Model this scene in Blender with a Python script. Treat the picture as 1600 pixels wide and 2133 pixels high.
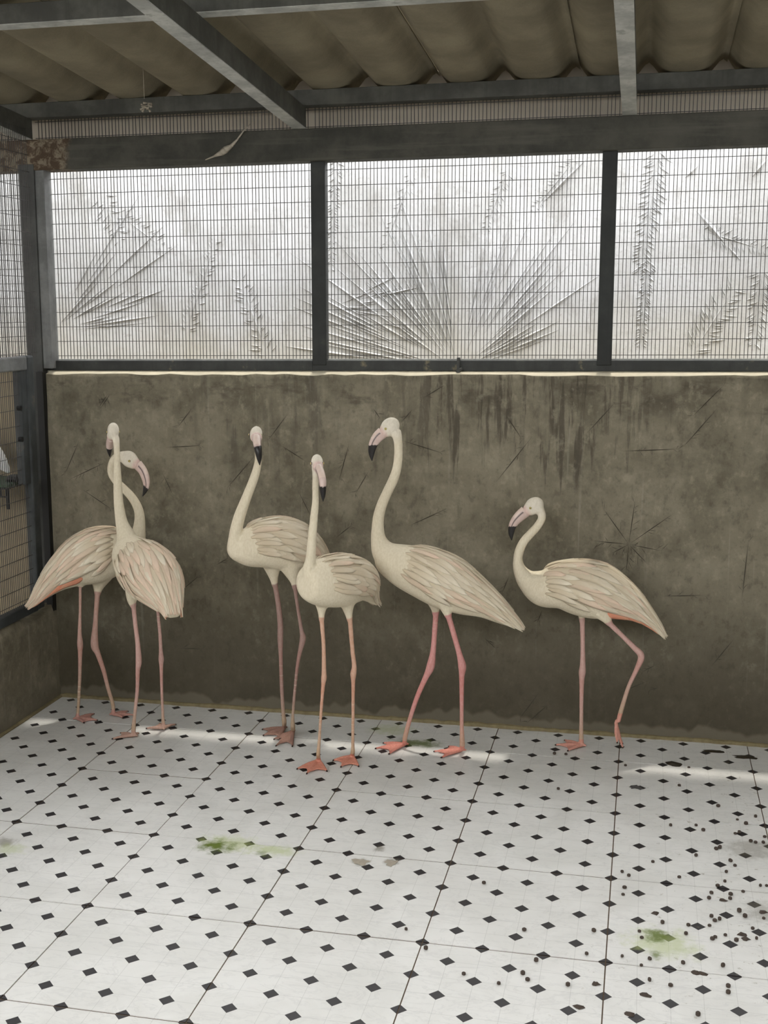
import bpy, math, random
import numpy as np
from mathutils import Vector, Matrix

random.seed(7)
for o in list(bpy.data.objects):
    bpy.data.objects.remove(o, do_unlink=True)
SC = bpy.context.scene
COL = SC.collection

# ------------------------------------------------------------------ camera
FPX = 2536.8                      # focal length in pixels of the 1600x2133 frame
PITCH, YAW = math.radians(80.495), math.radians(12.063)
CAM = np.array([1.0503, -3.082, 1.732])
cd = bpy.data.cameras.new('camera'); cam = bpy.data.objects.new('camera', cd); COL.objects.link(cam)
cd.sensor_fit = 'VERTICAL'; cd.sensor_height = 24.0; cd.lens = 24.0 * FPX / 2133.0
cd.clip_start = 0.05; cd.clip_end = 200
cam.location = CAM; cam.rotation_euler = (PITCH, 0, YAW)
SC.camera = cam

# ------------------------------------------------------------------ sky, sun, exposure
SKY_STRENGTH = 4.3
SUN_STRENGTH = 2.3
world = bpy.data.worlds.new('sky'); SC.world = world; world.use_nodes = True
bg = world.node_tree.nodes['Background']
bg.inputs['Color'].default_value = (0.985, 0.995, 1.0, 1)
bg.inputs['Strength'].default_value = SKY_STRENGTH
sd = bpy.data.lights.new('sun', 'SUN'); sun = bpy.data.objects.new('sun', sd); COL.objects.link(sun)
sd.energy = SUN_STRENGTH; sd.color = (1.0, 0.95, 0.86); sd.angle = math.radians(2.8)
sun.rotation_euler = Vector((0, 1, 4.63)).to_track_quat('Z', 'Y').to_euler()
sun.location = (0, 3, 12)
vs = SC.view_settings
vs.view_transform = 'Standard'; vs.look = 'None'; vs.gamma = 1.0; vs.use_curve_mapping = False
vs.exposure = 0.8

# ------------------------------------------------------------------ projection helpers
_cp, _sp, _cy, _sy = math.cos(PITCH), math.sin(PITCH), math.cos(YAW), math.sin(YAW)
_R = np.array([[_cy, -_sy, 0], [_sy, _cy, 0], [0, 0, 1]]) @ np.array([[1, 0, 0], [0, _cp, -_sp], [0, _sp, _cp]])
def ray(px, py): return _R @ np.array([(px - 800) / FPX, -(py - 1066.5) / FPX, -1.0])
def at(px, py, Y):
    d = ray(px, py); return CAM + (Y - CAM[1]) / d[1] * d
def fl(px, py, z=0.0):
    d = ray(px, py); return CAM + (z - CAM[2]) / d[2] * d
def pxm(P): return abs(float((np.asarray(P) - CAM) @ _R[:, 2])) / FPX      # metres per pixel at P

YW, XL = 1.794, -1.4875          # inner faces of the back wall and the low left wall
SH = 0.009                       # the floor drains: wall lines rise a little to the right

# ------------------------------------------------------------------ object helpers
def link(o, parent=None):
    COL.objects.link(o)
    if parent is not None: o.parent = parent
    return o
def tag(o, label=None, cat=None, group=None, kind=None):
    if label: o['label'] = label
    if cat: o['category'] = cat
    if group: o['group'] = group
    if kind: o['kind'] = kind
    return o
def empty(name, loc=(0, 0, 0)):
    o = bpy.data.objects.new(name, None); o.empty_display_size = 0.05; o.location = loc
    return link(o)
def mesh_obj(name, verts, faces, mat=None, parent=None, smooth=False):
    me = bpy.data.meshes.new(name)
    me.from_pydata([tuple(map(float, v)) for v in verts], [], faces); me.update()
    if mat is not None: me.materials.append(mat)
    if smooth: me.polygons.foreach_set('use_smooth', [True] * len(me.polygons))
    o = bpy.data.objects.new(name, me)
    link(o, parent)
    if parent is not None: o.matrix_parent_inverse = Matrix.Translation(-Vector(parent.location))
    return o
class MB:
    def __init__(s): s.v = []; s.f = []
    def add(s, v, f):
        n = len(s.v); s.v += [tuple(map(float, p)) for p in v]; s.f += [tuple(i + n for i in q) for q in f]; return s
    def box(s, x0, x1, y0, y1, z0, z1, sh=0.0):
        v = [(x, y, z + sh * x) for z in (z0, z1) for y in (y0, y1) for x in (x0, x1)]
        return s.add(v, [(0, 2, 3, 1), (4, 5, 7, 6), (0, 1, 5, 4), (2, 6, 7, 3), (0, 4, 6, 2), (1, 3, 7, 5)])
    def bar(s, a, b, r, n=4, r2=None, rot=math.pi / 4):
        a, b = np.array(a, float), np.array(b, float); t = b - a; L = np.linalg.norm(t)
        if L < 1e-9: return s
        t /= L; u = np.cross(t, [0, 0, 1.0] if abs(t[2]) < .9 else [0, 1.0, 0]); u /= np.linalg.norm(u); w = np.cross(t, u)
        r2 = r if r2 is None else r2
        v = [c + rr * (math.cos(rot + 2 * math.pi * i / n) * u + math.sin(rot + 2 * math.pi * i / n) * w) for c, rr in ((a, r), (b, r2)) for i in range(n)]
        f = [(i, (i + 1) % n, n + (i + 1) % n, n + i) for i in range(n)] + [tuple(range(n))[::-1], tuple(range(n, 2 * n))]
        return s.add(v, f)
    def build(s, name, mat, parent=None, smooth=False, bevel=0):
        o = mesh_obj(name, s.v, s.f, mat, parent, smooth)
        if bevel:
            m = o.modifiers.new('bevel', 'BEVEL'); m.width = bevel; m.segments = 2; m.limit_method = 'ANGLE'
        return o
def catmull(P, n):
    P = np.array(P, float); out = []
    Q = np.vstack([2 * P[0] - P[1], P, 2 * P[-1] - P[-2]])
    for i in range(1, len(Q) - 2):
        for k in range(n):
            t = k / n; a, b, c, d = Q[i - 1], Q[i], Q[i + 1], Q[i + 2]
            out.append(.5 * ((2 * b) + (-a + c) * t + (2 * a - 5 * b + 4 * c - d) * t * t + (-a + 3 * b - 3 * c + d) * t ** 3))
    out.append(P[-1]); return np.array(out)
def unit(v): v = np.asarray(v, float); return v / (np.linalg.norm(v) + 1e-12)
def loft(C, U, W, ru, rw, n=16):
    """closed tube through centres C with axes U (height) and W (width)"""
    v = []; f = []; m = len(C)
    for i in range(m):
        for k in range(n):
            a = 2 * math.pi * k / n
            v.append(C[i] + W[i] * rw[i] * math.cos(a) + U[i] * ru[i] * math.sin(a))
    for i in range(m - 1):
        for k in range(n):
            k2 = (k + 1) % n; f.append((i * n + k, (i + 1) * n + k, (i + 1) * n + k2, i * n + k2))
    a = len(v); v += [C[0], C[-1]]
    for k in range(n):
        k2 = (k + 1) % n; f.append((a, k, k2)); f.append((a + 1, (m - 1) * n + k2, (m - 1) * n + k))
    return v, f
def tube(C, r, n=12):
    C = np.array(C, float); T = np.gradient(C, axis=0); U = []; W = []
    u = np.array([0, 1.0, 0.05])
    for t in T:
        t = unit(t); u = unit(u - t * (u @ t)); U.append(u); W.append(np.cross(t, u))
    return loft(C, U, W, r, r, n)

# ------------------------------------------------------------------ material helpers
def new_mat(name):
    m = bpy.data.materials.new(name); m.use_nodes = True
    return m, m.node_tree, m.node_tree.nodes['Principled BSDF']
class NT:
    def __init__(s, nt): s.nt = nt
    def n(s, t, **kw):
        x = s.nt.nodes.new(t)
        for k, v in kw.items(): setattr(x, k, v)
        return x
    def val(s, node, sock, v):
        i = node.inputs[sock]
        if hasattr(v, 'is_linked') or hasattr(v, 'node'): s.nt.links.new(v, i)
        else: i.default_value = v
    def math(s, op, a, b=None, c=None, clamp=False):
        x = s.n('ShaderNodeMath', operation=op); x.use_clamp = clamp
        for i, q in enumerate((a, b, c)):
            if q is not None: s.val(x, i, q)
        return x.outputs[0]
    def pos(s): return s.n('ShaderNodeNewGeometry').outputs['Position']
    def obj(s): return s.n('ShaderNodeTexCoord').outputs['Object']
    def mapping(s, v, scale=(1, 1, 1), loc=(0, 0, 0)):
        x = s.n('ShaderNodeMapping'); s.val(x, 'Vector', v); x.inputs['Scale'].default_value = scale; x.inputs['Location'].default_value = loc
        return x.outputs[0]
    def noise(s, v, scale, detail=6, rough=.55, dist=0):
        x = s.n('ShaderNodeTexNoise'); s.val(x, 'Vector', v); x.inputs['Scale'].default_value = scale
        x.inputs['Detail'].default_value = detail; x.inputs['Roughness'].default_value = rough; x.inputs['Distortion'].default_value = dist
        return x.outputs['Fac']
    def ramp(s, fac, a, b, smooth=True):
        x = s.n('ShaderNodeMapRange'); x.interpolation_type = 'SMOOTHSTEP' if smooth else 'LINEAR'
        s.val(x, 'Value', fac); x.inputs['From Min'].default_value = a; x.inputs['From Max'].default_value = b
        return x.outputs[0]
    def mix(s, fac, a, b):
        x = s.n('ShaderNodeMix', data_type='RGBA')
        s.val(x, 0, fac)
        for i, q in ((6, a), (7, b)):
            if isinstance(q, (tuple, list)): x.inputs[i].default_value = (*q[:3], 1)
            else: s.nt.links.new(q, x.inputs[i])
        return x.outputs[2]
    def sep(s, v):
        x = s.n('ShaderNodeSeparateXYZ'); s.val(x, 0, v); return x.outputs
    def bump(s, h, strength, dist, bsdf):
        x = s.n('ShaderNodeBump'); s.val(x, 'Height', h); x.inputs['Strength'].default_value = strength; x.inputs['Distance'].default_value = dist
        s.nt.links.new(x.outputs[0], bsdf.inputs['Normal'])
    def out(s, bsdf, col=None, rough=None, spec=None):
        if col is not None:
            if isinstance(col, (tuple, list)): bsdf.inputs['Base Color'].default_value = (*col[:3], 1)
            else: s.nt.links.new(col, bsdf.inputs['Base Color'])
        if rough is not None: s.val(bsdf, 'Roughness', rough)
        if spec is not None: bsdf.inputs['Specular IOR Level'].default_value = spec

def simple(name, col, rough=.6, var=.25, scale=30, bump=0, spec=.3):
    m, nt, b = new_mat(name); N = NT(nt); p = N.obj()
    f = N.noise(p, scale, 5)
    c = N.mix(f, [x * (1 - var) for x in col], [min(1, x * (1 + var)) for x in col])
    N.out(b, c, rough, spec)
    if bump: N.bump(f, .5, bump, b)
    return m

def mat_concrete(foot_dark=.80, name='stained_cement_render'):
    m, nt, b = new_mat(name); N = NT(nt); p = N.pos()
    x, y, z = N.sep(p)
    n1 = N.noise(p, 2.2, 7, .62, .4); n2 = N.noise(N.mapping(p, loc=(5, 3, 9)), 9, 8, .65); n3 = N.noise(p, 70, 4, .6)
    c = N.mix(N.ramp(n1, .32, .68), (0.120, 0.106, 0.074), (0.225, 0.200, 0.145))
    c = N.mix(N.math('MULTIPLY', N.ramp(n2, .42, .72), .55), c, (0.30, 0.270, 0.200))
    c = N.mix(N.math('MULTIPLY', N.ramp(n3, .5, .8), .28), c, (0.085, 0.075, 0.058))
    # runs of water down from the sill
    run = N.noise(N.mapping(p, (14, 14, .9)), 1.6, 6, .6)
    below = N.ramp(N.math('ADD', z, N.math('MULTIPLY', N.noise(N.mapping(p, (9, 9, .2)), 1, 3), .9)), 1.25, 1.72)
    c = N.mix(N.math('MULTIPLY', N.math('MULTIPLY', N.ramp(run, .5, .66), N.math('MULTIPLY', below, N.ramp(N.noise(N.mapping(p, (1, 1, .3), (1.3, 0, 0)), 1.1, 3), .40, .62))), .75), c, (0.060, 0.053, 0.043))
    run2 = N.noise(N.mapping(p, (26, 26, .55), (3, 1, 0)), 1.3, 5, .6)
    c = N.mix(N.math('MULTIPLY', N.ramp(run2, .60, .70), .22), c, (0.40, 0.375, 0.315))
    # a group of dark drips below the sill, and blotches under its edge
    zone = N.math('MULTIPLY', N.ramp(N.math('ADD', x, N.math('MULTIPLY', n2, .3)), .10, .45), N.math('SUBTRACT', 1.0, N.ramp(N.math('ADD', x, N.math('MULTIPLY', n2, .4)), 1.05, 1.5)))
    drip = N.math('MULTIPLY', zone, N.ramp(N.math('ADD', z, N.math('MULTIPLY', N.math('SUBTRACT', N.noise(N.mapping(p, (24, 24, .3)), 1, 4), .5), 1.1)), 1.12, 1.22))
    dn = N.noise(N.mapping(p, (30, 30, 2.6)), 1.4, 6, .6)
    c = N.mix(N.math('MULTIPLY', N.math('MULTIPLY', N.ramp(dn, .47, .60), drip), .70), c, (0.055, 0.046, 0.034))
    bl = N.math('MULTIPLY', N.ramp(N.noise(N.mapping(p, (.8, .8, 2.2), (2, 0, 0)), 5, 6, .65), .50, .64), N.ramp(N.math('ADD', z, N.math('MULTIPLY', n1, .25)), 1.40, 1.50))
    c = N.mix(N.math('MULTIPLY', bl, .60), c, (0.060, 0.050, 0.036))
    n4 = N.noise(N.mapping(p, (1, 1, .7), (7, 2, 1)), 26, 9, .7)
    c = N.mix(N.math('MULTIPLY', N.ramp(n4, .52, .70), .45), c, (0.34, 0.305, 0.225))
    c = N.mix(N.math('MULTIPLY', N.ramp(n4, .47, .34), .40), c, (0.075, 0.064, 0.045))
    # wall foot darkened for shade as well as moisture, wavy upper edge
    dark_edge = N.math('ADD', z, N.math('MULTIPLY', N.math('SUBTRACT', n1, .5), -.9))
    dark_edge = N.math('ADD', dark_edge, N.math('MULTIPLY', N.math('SUBTRACT', n2, .5), -.25))
    damp_shade = N.math('SUBTRACT', 1.0, N.ramp(dark_edge, .10, .72))
    c = N.mix(N.math('MULTIPLY', damp_shade, foot_dark), c, (0.044, 0.036, 0.021))
    # paler patching mortar along the foot
    foot = N.math('ADD', z, N.math('MULTIPLY', N.math('SUBTRACT', N.noise(N.mapping(p, (1, 1, .2)), 5, 3), .5), -.22))
    c = N.mix(N.math('MULTIPLY', N.math('SUBTRACT', 1.0, N.ramp(foot, .040, .060)), .75), c, (0.150, 0.132, 0.096))
    N.out(b, c, N.math('SUBTRACT', .85, N.math('MULTIPLY', damp_shade, .25)), .25)
    h = N.math('ADD', N.math('MULTIPLY', n2, .6), N.math('MULTIPLY', n3, .15))
    N.bump(N.math('ADD', h, n1), .6, .012, b)
    return m
def mat_outer():
    m, nt, b = new_mat('pale_leaf_printed_render'); N = NT(nt); p = N.pos(); x, y, z = N.sep(p)
    n1 = N.noise(p, 1.7, 6, .6, .3); n2 = N.noise(p, 14, 7, .65); n3 = N.noise(N.mapping(p, (9, 9, 1.2)), 1.5, 5)
    c = N.mix(N.ramp(n1, .3, .7), (0.285, 0.286, 0.284), (0.385, 0.390, 0.40))
    c = N.mix(N.math('MULTIPLY', N.ramp(n3, .52, .7), .35), c, (0.22, 0.213, 0.195))
    n5 = N.noise(N.mapping(p, (1.6, 1, .8), (4, 4, 4)), 4.5, 8, .68, .4)
    c = N.mix(N.math('MULTIPLY', N.ramp(n5, .50, .66), .55), c, (0.205, 0.20, 0.19))
    c = N.mix(N.math('MULTIPLY', N.ramp(N.noise(p, 55, 6, .7), .56, .68), .45), c, (0.18, 0.175, 0.165))
    # lower part beige and paled, in place of light reaching down
    low = N.math('SUBTRACT', 1.0, N.ramp(N.math('ADD', z, N.math('MULTIPLY', n1, .6)), 1.5, 2.2))
    c = N.mix(N.math('MULTIPLY', low, .65), c, (0.47, 0.44, 0.365))
    N.out(b, c, .8, .2)
    N.bump(N.math('ADD', n1, N.math('MULTIPLY', n2, .5)), .55, .02, b)
    return m
def mat_tile():
    m, nt, b = new_mat('white_tile_black_diamonds'); N = NT(nt); p = N.pos(); x, y, z = N.sep(p)
    s = .5 / 6
    u = N.math('DIVIDE', x, s); v = N.math('DIVIDE', y, s)
    # distance to the nearest lattice point with even i+j (rotated lattice)
    a = N.math('MULTIPLY', N.math('ADD', u, v), .5); d = N.math('MULTIPLY', N.math('SUBTRACT', u, v), .5)
    fa = N.math('SUBTRACT', a, N.math('ROUND', a)); fd = N.math('SUBTRACT', d, N.math('ROUND', d))
    m1 = N.math('MAXIMUM', N.math('ABSOLUTE', fa), N.math('ABSOLUTE', fd))
    dia = N.math('LESS_THAN', m1, .132)
    fu = N.math('ABSOLUTE', N.math('SUBTRACT', u, N.math('ROUND', u))); fv = N.math('ABSOLUTE', N.math('SUBTRACT', v, N.math('ROUND', v)))
    line = N.math('LESS_THAN', N.math('MINIMUM', fu, fv), .009)
    n1 = N.noise(p, 3.0, 6, .6, 1.2); n2 = N.noise(p, 45, 5)
    vein = N.math('SUBTRACT', 1.0, N.ramp(N.math('ABSOLUTE', N.math('SUBTRACT', N.noise(N.mapping(p, (1, 2.2, 1), (0, 0, 4)), 6, 6, .62, 1.5), .5)), 0, .035))
    c = N.mix(N.ramp(n1, .3, .7), (0.66, 0.655, 0.625), (0.74, 0.735, 0.71))
    c = N.mix(N.math('MULTIPLY', vein, .22), c, (0.46, 0.46, 0.45))
    c = N.mix(N.math('MULTIPLY', line, .38), c, (0.36, 0.36, 0.34))
    c = N.mix(dia, c, (0.018, 0.016, 0.018))
    # scattered dirt to the right of the floor
    dirt = N.math('MULTIPLY', N.ramp(N.noise(p, 30, 8, .75), .60, .66), N.ramp(N.math('ADD', x, N.math('MULTIPLY', n1, .9)), 1.05, 2.0))
    c = N.mix(N.math('MULTIPLY', dirt, .75), c, (0.20, 0.17, 0.10))
    # green algae patches where water stands
    def patch(c, px, py, r, sx, col, amt):
        q = fl(px, py); dx = N.math('MULTIPLY', N.math('SUBTRACT', x, float(q[0])), 1.0 / sx); dy = N.math('SUBTRACT', y, float(q[1]))
        dd = N.math('SQRT', N.math('ADD', N.math('MULTIPLY', dx, dx), N.math('MULTIPLY', dy, dy)))
        dd = N.math('ADD', dd, N.math('MULTIPLY', N.math('SUBTRACT', N.noise(p, 22, 8, .7), .5), r * 2.2))
        k = N.math('SUBTRACT', 1.0, N.ramp(dd, r * .15, r))
        return N.mix(N.math('MULTIPLY', k, amt), c, col)
    G1, G2, BR = (0.11, 0.155, 0.015), (0.42, 0.50, 0.16), (0.15, 0.13, 0.09)
    for a_ in [(478, 1757, .08, 1.7, G2, .55), (450, 1763, .065, 1.2, G1, 1.0), (570, 1772, .055, 2.0, G2, .55), (545, 1778, .025, 1.2, G1, .5), (1378, 1965, .11, 1.2, G2, .5), (1372, 1950, .06, .8, G1, .95),
               (1365, 1990, .035, .7, G1, .8), (870, 1548, .06, 2.2, G1, .85), (818, 1520, .09, 1.4, G2, .4), (10, 1755, .05, 1.2, BR, .6), (750, 1795, .035, 1.2, BR, .8),
               (815, 1797, .035, 1.0, BR, .8), (790, 1768, .03, .9, BR, .7), (1570, 1770, .10, 1.2, BR, .45), (1590, 1900, .10, .8, BR, .45), (20, 1768, .06, 1.2, G2, .4)]:
        c = patch(c, *a_)
    N.out(b, c, N.math('ADD', .30, N.math('MULTIPLY', n1, .2)), .4)
    N.bump(n2, .05, .002, b)
    return m
def mat_steel(name, col, rust=.25, chip=(0.30, 0.26, 0.18)):
    m, nt, b = new_mat(name); N = NT(nt); p = N.pos()
    n1 = N.noise(p, 8, 8, .65); n2 = N.noise(p, 60, 5, .6); st = N.noise(N.mapping(p, (20, 20, 1.5)), 2, 5)
    c = N.mix(N.ramp(n1, .35, .7), [v * .7 for v in col], [v * 1.25 for v in col])
    c = N.mix(N.math('MULTIPLY', N.ramp(st, .5, .72), .4), c, [v * .5 for v in col])
    c = N.mix(N.math('MULTIPLY', N.ramp(n1, .60, .68), rust), c, chip)
    N.out(b, c, .6, .35); N.bump(N.math('ADD', n1, N.math('MULTIPLY', n2, .3)), .3, .004, b)
    return m
def mat_beam():
    m, nt, b = new_mat('weathered_steel_beam'); N = NT(nt); p = N.pos(); x, y, z = N.sep(p)
    n1 = N.noise(p, 6, 8, .65); n2 = N.noise(p, 26, 8, .7, .5); st = N.noise(N.mapping(p, (1.2, 1, 18)), 2, 5)
    c = N.mix(N.ramp(n1, .3, .7), (0.030, 0.030, 0.024), (0.068, 0.065, 0.052))
    c = N.mix(N.math('MULTIPLY', N.ramp(st, .5, .7), .4), c, (0.10, 0.095, 0.078))
    zone = N.math('SUBTRACT', 1.0, N.ramp(N.math('ADD', x, N.math('MULTIPLY', n1, .12)), -1.30, -1.26))
    c = N.mix(N.math('MULTIPLY', zone, .9), c, N.mix(N.ramp(n2, .46, .60), (0.065, 0.040, 0.022), (0.20, 0.165, 0.115)))
    N.out(b, c, .7, .25); N.bump(n2, .4, .006, b)
    return m
def mat_roof():
    m, nt, b = new_mat('fibre_cement_sheet'); N = NT(nt); p = N.pos()
    n1 = N.noise(p, 3, 6, .6); n2 = N.noise(p, 120, 5, .7)
    c = N.mix(N.ramp(n1, .3, .72), (0.205, 0.178, 0.126), (0.330, 0.290, 0.208))
    c = N.mix(N.math('MULTIPLY', n2, .35), c, (0.08, 0.072, 0.056))
    N.out(b, c, .9, .1); N.bump(n2, .35, .004, b)
    return m
def mat_attr(name, rough=.7, sss=0, nscale=60, stretch=(1, 1, 1), bump=.002, spec=.25, mott=.12):
    m, nt, b = new_mat(name); N = NT(nt)
    a = N.n('ShaderNodeAttribute'); a.attribute_name = 'Col'; p = N.obj()
    f = N.noise(N.mapping(p, stretch), nscale, 6, .6)
    dark = N.n('ShaderNodeHueSaturation'); dark.inputs['Value'].default_value = 1 - mott * 1.6; dark.inputs['Saturation'].default_value = 1.12
    nt.links.new(a.outputs['Color'], dark.inputs['Color'])
    c = N.mix(N.ramp(f, .35, .65), dark.outputs[0], a.outputs['Color'])
    N.out(b, c, rough, spec)
    N.bump(f, .5, bump, b)
    return m
def mat_feather(name, base, tipcol):
    m, nt, b = new_mat(name); N = NT(nt)
    a = N.n('ShaderNodeAttribute'); a.attribute_name = 'uvf'         # x along the vane, y across
    u, v, w = N.sep(a.outputs['Vector'])
    barb = N.noise(N.mapping(a.outputs['Vector'], (3, 22, 1)), 2.2, 5, .6)
    c = N.mix(N.ramp(u, .35, 1.0), base, tipcol)
    c = N.mix(N.math('MULTIPLY', N.ramp(barb, .45, .75), .4), c, [k * .78 for k in base])
    rnd = N.n('ShaderNodeObjectInfo').outputs['Random']
    c = N.mix(N.math('MULTIPLY', rnd, .40), c, (0.56, 0.45, 0.32))
    N.out(b, c, .75, .2); N.bump(barb, .45, .0015, b)
    return m

M = dict(concrete=mat_concrete(), concrete2=mat_concrete(.08, 'pale_foot_cement_render'), outer=mat_outer(), tile=mat_tile(), beam=mat_beam(), roof=mat_roof(),  # second cement copy nearly without the painted foot darkening
         post=mat_steel('dark_green_grey_steel', (0.020, 0.022, 0.020), .12, (0.10, 0.09, 0.06)),
         column=mat_steel('grey_steel_column', (0.045, 0.046, 0.043), .2, (0.10, 0.09, 0.07)),
         rail=mat_steel('rusty_bottom_rail', (0.034, 0.036, 0.034), .75, (0.20, 0.17, 0.10)),
         rafter=mat_steel('pale_steel', (0.44, 0.445, 0.42), .5, (0.10, 0.095, 0.08)),  # rafter and purlin undersides: floor bounce put into the colour
         purlin=mat_steel('grey_purlin', (0.085, 0.085, 0.074), .2, (0.12, 0.11, 0.085)),
         flange=mat_steel('grey_column_flange', (0.15, 0.153, 0.148), .3, (0.09, 0.085, 0.075)),
         door=mat_steel('blue_grey_door_frame', (0.045, 0.050, 0.051), .3, (0.16, 0.13, 0.09)),
         wire=simple('dark_galvanised_wire', (0.055, 0.052, 0.050), .5, .3, 8),
         grout=simple('brown_grout', (0.11, 0.078, 0.052), .9, .4, 25, .001),
         bead=simple('yellowed_mortar_bead', (0.20, 0.165, 0.090), .9, .45, 40, .004),
         panel=simple('beige_closure_board', (0.66, 0.59, 0.49), .85, .12, 9),
         sill=simple('sunlit_plaster_sill', (0.66, 0.60, 0.46), .9, .25, 18, .003),  # paler than the wall to paint in sun on the sill
         neighbour=simple('tan_cage_wall', (0.26, 0.215, 0.145), .9, .3, 5),
         ground=simple('packed_earth', (0.30, 0.27, 0.21), .95, .25, 3),
         imprint=simple('dark_leaf_print', (0.060, 0.052, 0.040), .9, .3, 60),
         pellet=simple('brown_feed_pellet', (0.066, 0.050, 0.040), .8, .4, 300),
         smear=simple('dark_dropping', (0.035, 0.028, 0.018), .6, .5, 80, .001),
         web=simple('dusty_cobweb', (0.36, 0.32, 0.26), .95, .25, 90),
         turf=simple('green_turf', (0.05, 0.075, 0.05), .95, .4, 60, .004),
         black=simple('black_plastic', (0.012, 0.012, 0.012), .5, .2, 20),
         leg=mat_attr('flamingo_body', .8, 0, 150, (1, 1, .5), .003, .2, .05),
         bill=mat_attr('flamingo_bill', .35, 0, 40, (1, 1, 1), .0006, .45, .05),
         eye=mat_attr('flamingo_eye', .12, 0, 40, (1, 1, 1), .0001, .5, .02),
         fcream=mat_feather('cream_feather', (0.63, 0.54, 0.395), (0.79, 0.72, 0.58)),
         fpink=mat_feather('blush_feather', (0.64, 0.52, 0.39), (0.80, 0.615, 0.48)),
         fcoral=mat_feather('coral_feather', (0.78, 0.24, 0.14), (0.82, 0.36, 0.22)),
         fblack=mat_feather('black_feather', (0.02, 0.018, 0.018), (0.02, 0.018, 0.018)))

# ================================================================== THE SETTING
# ---- ground and floor
g = MB().box(-14, 14, -14, 14, -.30, -.05).build('ground', M['ground']); tag(g, 'bare packed earth around the enclosure', 'ground', kind='structure')
X1, Y0 = 3.5, -3.5
fo = MB().box(-5.0, X1, Y0, YW + .05, -.05, -.0022).build('floor', M['grout']); tag(fo, 'white tiled floor with small black diamonds', 'floor', kind='structure')
GAP = .0030
def tile_mesh(w, d):
    o = MB().box(GAP * .6, w - GAP * .6, GAP, d - GAP, -.012, 0); me = bpy.data.meshes.new('tile'); me.from_pydata(o.v, [], o.f); me.update(); me.materials.append(M['tile']); return me
full = tile_mesh(.5, .5); last = tile_mesh(.5, YW - 1.5 - .004)
for k in range(-10, 7):
    for j in range(-7, 4):
        if (k + 1) * .5 > X1 + .01 or k == -4: continue
        t = bpy.data.objects.new('tile', last if j == 3 else full); t.location = (k * .5, j * .5, random.uniform(-.0007, .0007))
        t.rotation_euler = (random.uniform(-.0012, .0012), random.uniform(-.0012, .0012), 0)
        link(t, fo)

# ---- back wall: subdivided face with uneven plaster, chamfered sill
def sheet_wall(name, x0, x1, z1, mat):
    nx, nz = 260, 40
    V = []; F = []
    rng = np.random.RandomState(3)
    coarse = rng.uniform(-1, 1, (14, 80))
    def bumpy(u, w):
        i, k = u * 78, w * 12; a, c = int(i), int(k); fu, fw = i - a, k - c
        q = coarse; return (q[c, a] * (1 - fu) + q[c, a + 1] * fu) * (1 - fw) + (q[c + 1, a] * (1 - fu) + q[c + 1, a + 1] * fu) * fw
    for iz in range(nz + 1):
        for ix in range(nx + 1):
            x = x0 + (x1 - x0) * ix / nx; z = z1 * iz / nz
            e = 0.004 * bumpy(ix / nx * .999, 1) if iz == nz else 0
            V.append((x, YW + .004 * bumpy(ix / nx * .999, iz / nz * .999), z + (SH * x * iz / nz) + e))
    for iz in range(nz):
        for ix in range(nx):
            a = iz * (nx + 1) + ix; F.append((a, a + 1, a + nx + 2, a + nx + 1))
    top = nz * (nx + 1); n0 = len(V)
    for ix in range(nx + 1):                                    # sloping plaster sill behind the edge
        x = x0 + (x1 - x0) * ix / nx; V.append((x, YW + .042, z1 + .014 + SH * x))
    for ix in range(nx + 1):
        x = x0 + (x1 - x0) * ix / nx; V.append((x, YW + .16, z1 + .014 + SH * x))
    for ix in range(nx + 1):
        x = x0 + (x1 - x0) * ix / nx; V.append((x, YW + .16, 0))
    for r0, r1 in ((top, n0), (n0, n0 + nx + 1), (n0 + nx + 1, n0 + 2 * nx + 2)):
        for ix in range(nx): F.append((r0 + ix, r0 + ix + 1, r1 + ix + 1, r1 + ix))
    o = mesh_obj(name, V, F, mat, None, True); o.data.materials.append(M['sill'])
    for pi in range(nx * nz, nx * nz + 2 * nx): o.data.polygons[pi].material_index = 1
    return o
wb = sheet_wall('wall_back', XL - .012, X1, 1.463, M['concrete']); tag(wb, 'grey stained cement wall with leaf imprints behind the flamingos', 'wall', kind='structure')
wbl = MB().box(-5, XL - .10, YW + .01, YW + .16, 0, 1.475, SH).build('wall_beyond', M['neighbour']); tag(wbl, 'beige back wall of the next cage at the left', 'wall', kind='structure')
# yellowed mortar bead along the foot
v = []; f = []
for i in range(161):
    x = XL + (X1 - XL) * i / 160; h = .012 + .006 * random.random(); d = .012 + .006 * random.random()
    v += [(x, YW + .004, h), (x, YW - d * .6, h * .8), (x, YW - d, 0)]
for i in range(160):
    a = 3 * i; f += [(a, a + 1, a + 4, a + 3), (a + 1, a + 2, a + 5, a + 4)]
tag(mesh_obj('baseboard_back', v, f, M['bead'], None, False), 'thin yellowed mortar bead at the foot of the wall', 'baseboard', kind='structure')

# ---- unseen side walls; front and right ones added to hold back sky light
tag(MB().box(-5, X1 + .15, Y0 - .15, Y0, 0, 2.3).build('wall_front_added', M['concrete']), 'unseen cement wall added behind the camera to block front light', 'wall', kind='structure')
tag(MB().box(X1, X1 + .15, Y0, YW, 0, 2.4).build('wall_right_added', M['concrete']), 'unseen cement wall added at the right to block side light', 'wall', kind='structure')
tag(MB().box(-5.15, -5, Y0, YW, 0, 2.4).build('wall_far_left', M['panel']), 'far wall of the next cage at the left', 'wall', kind='structure')

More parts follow.
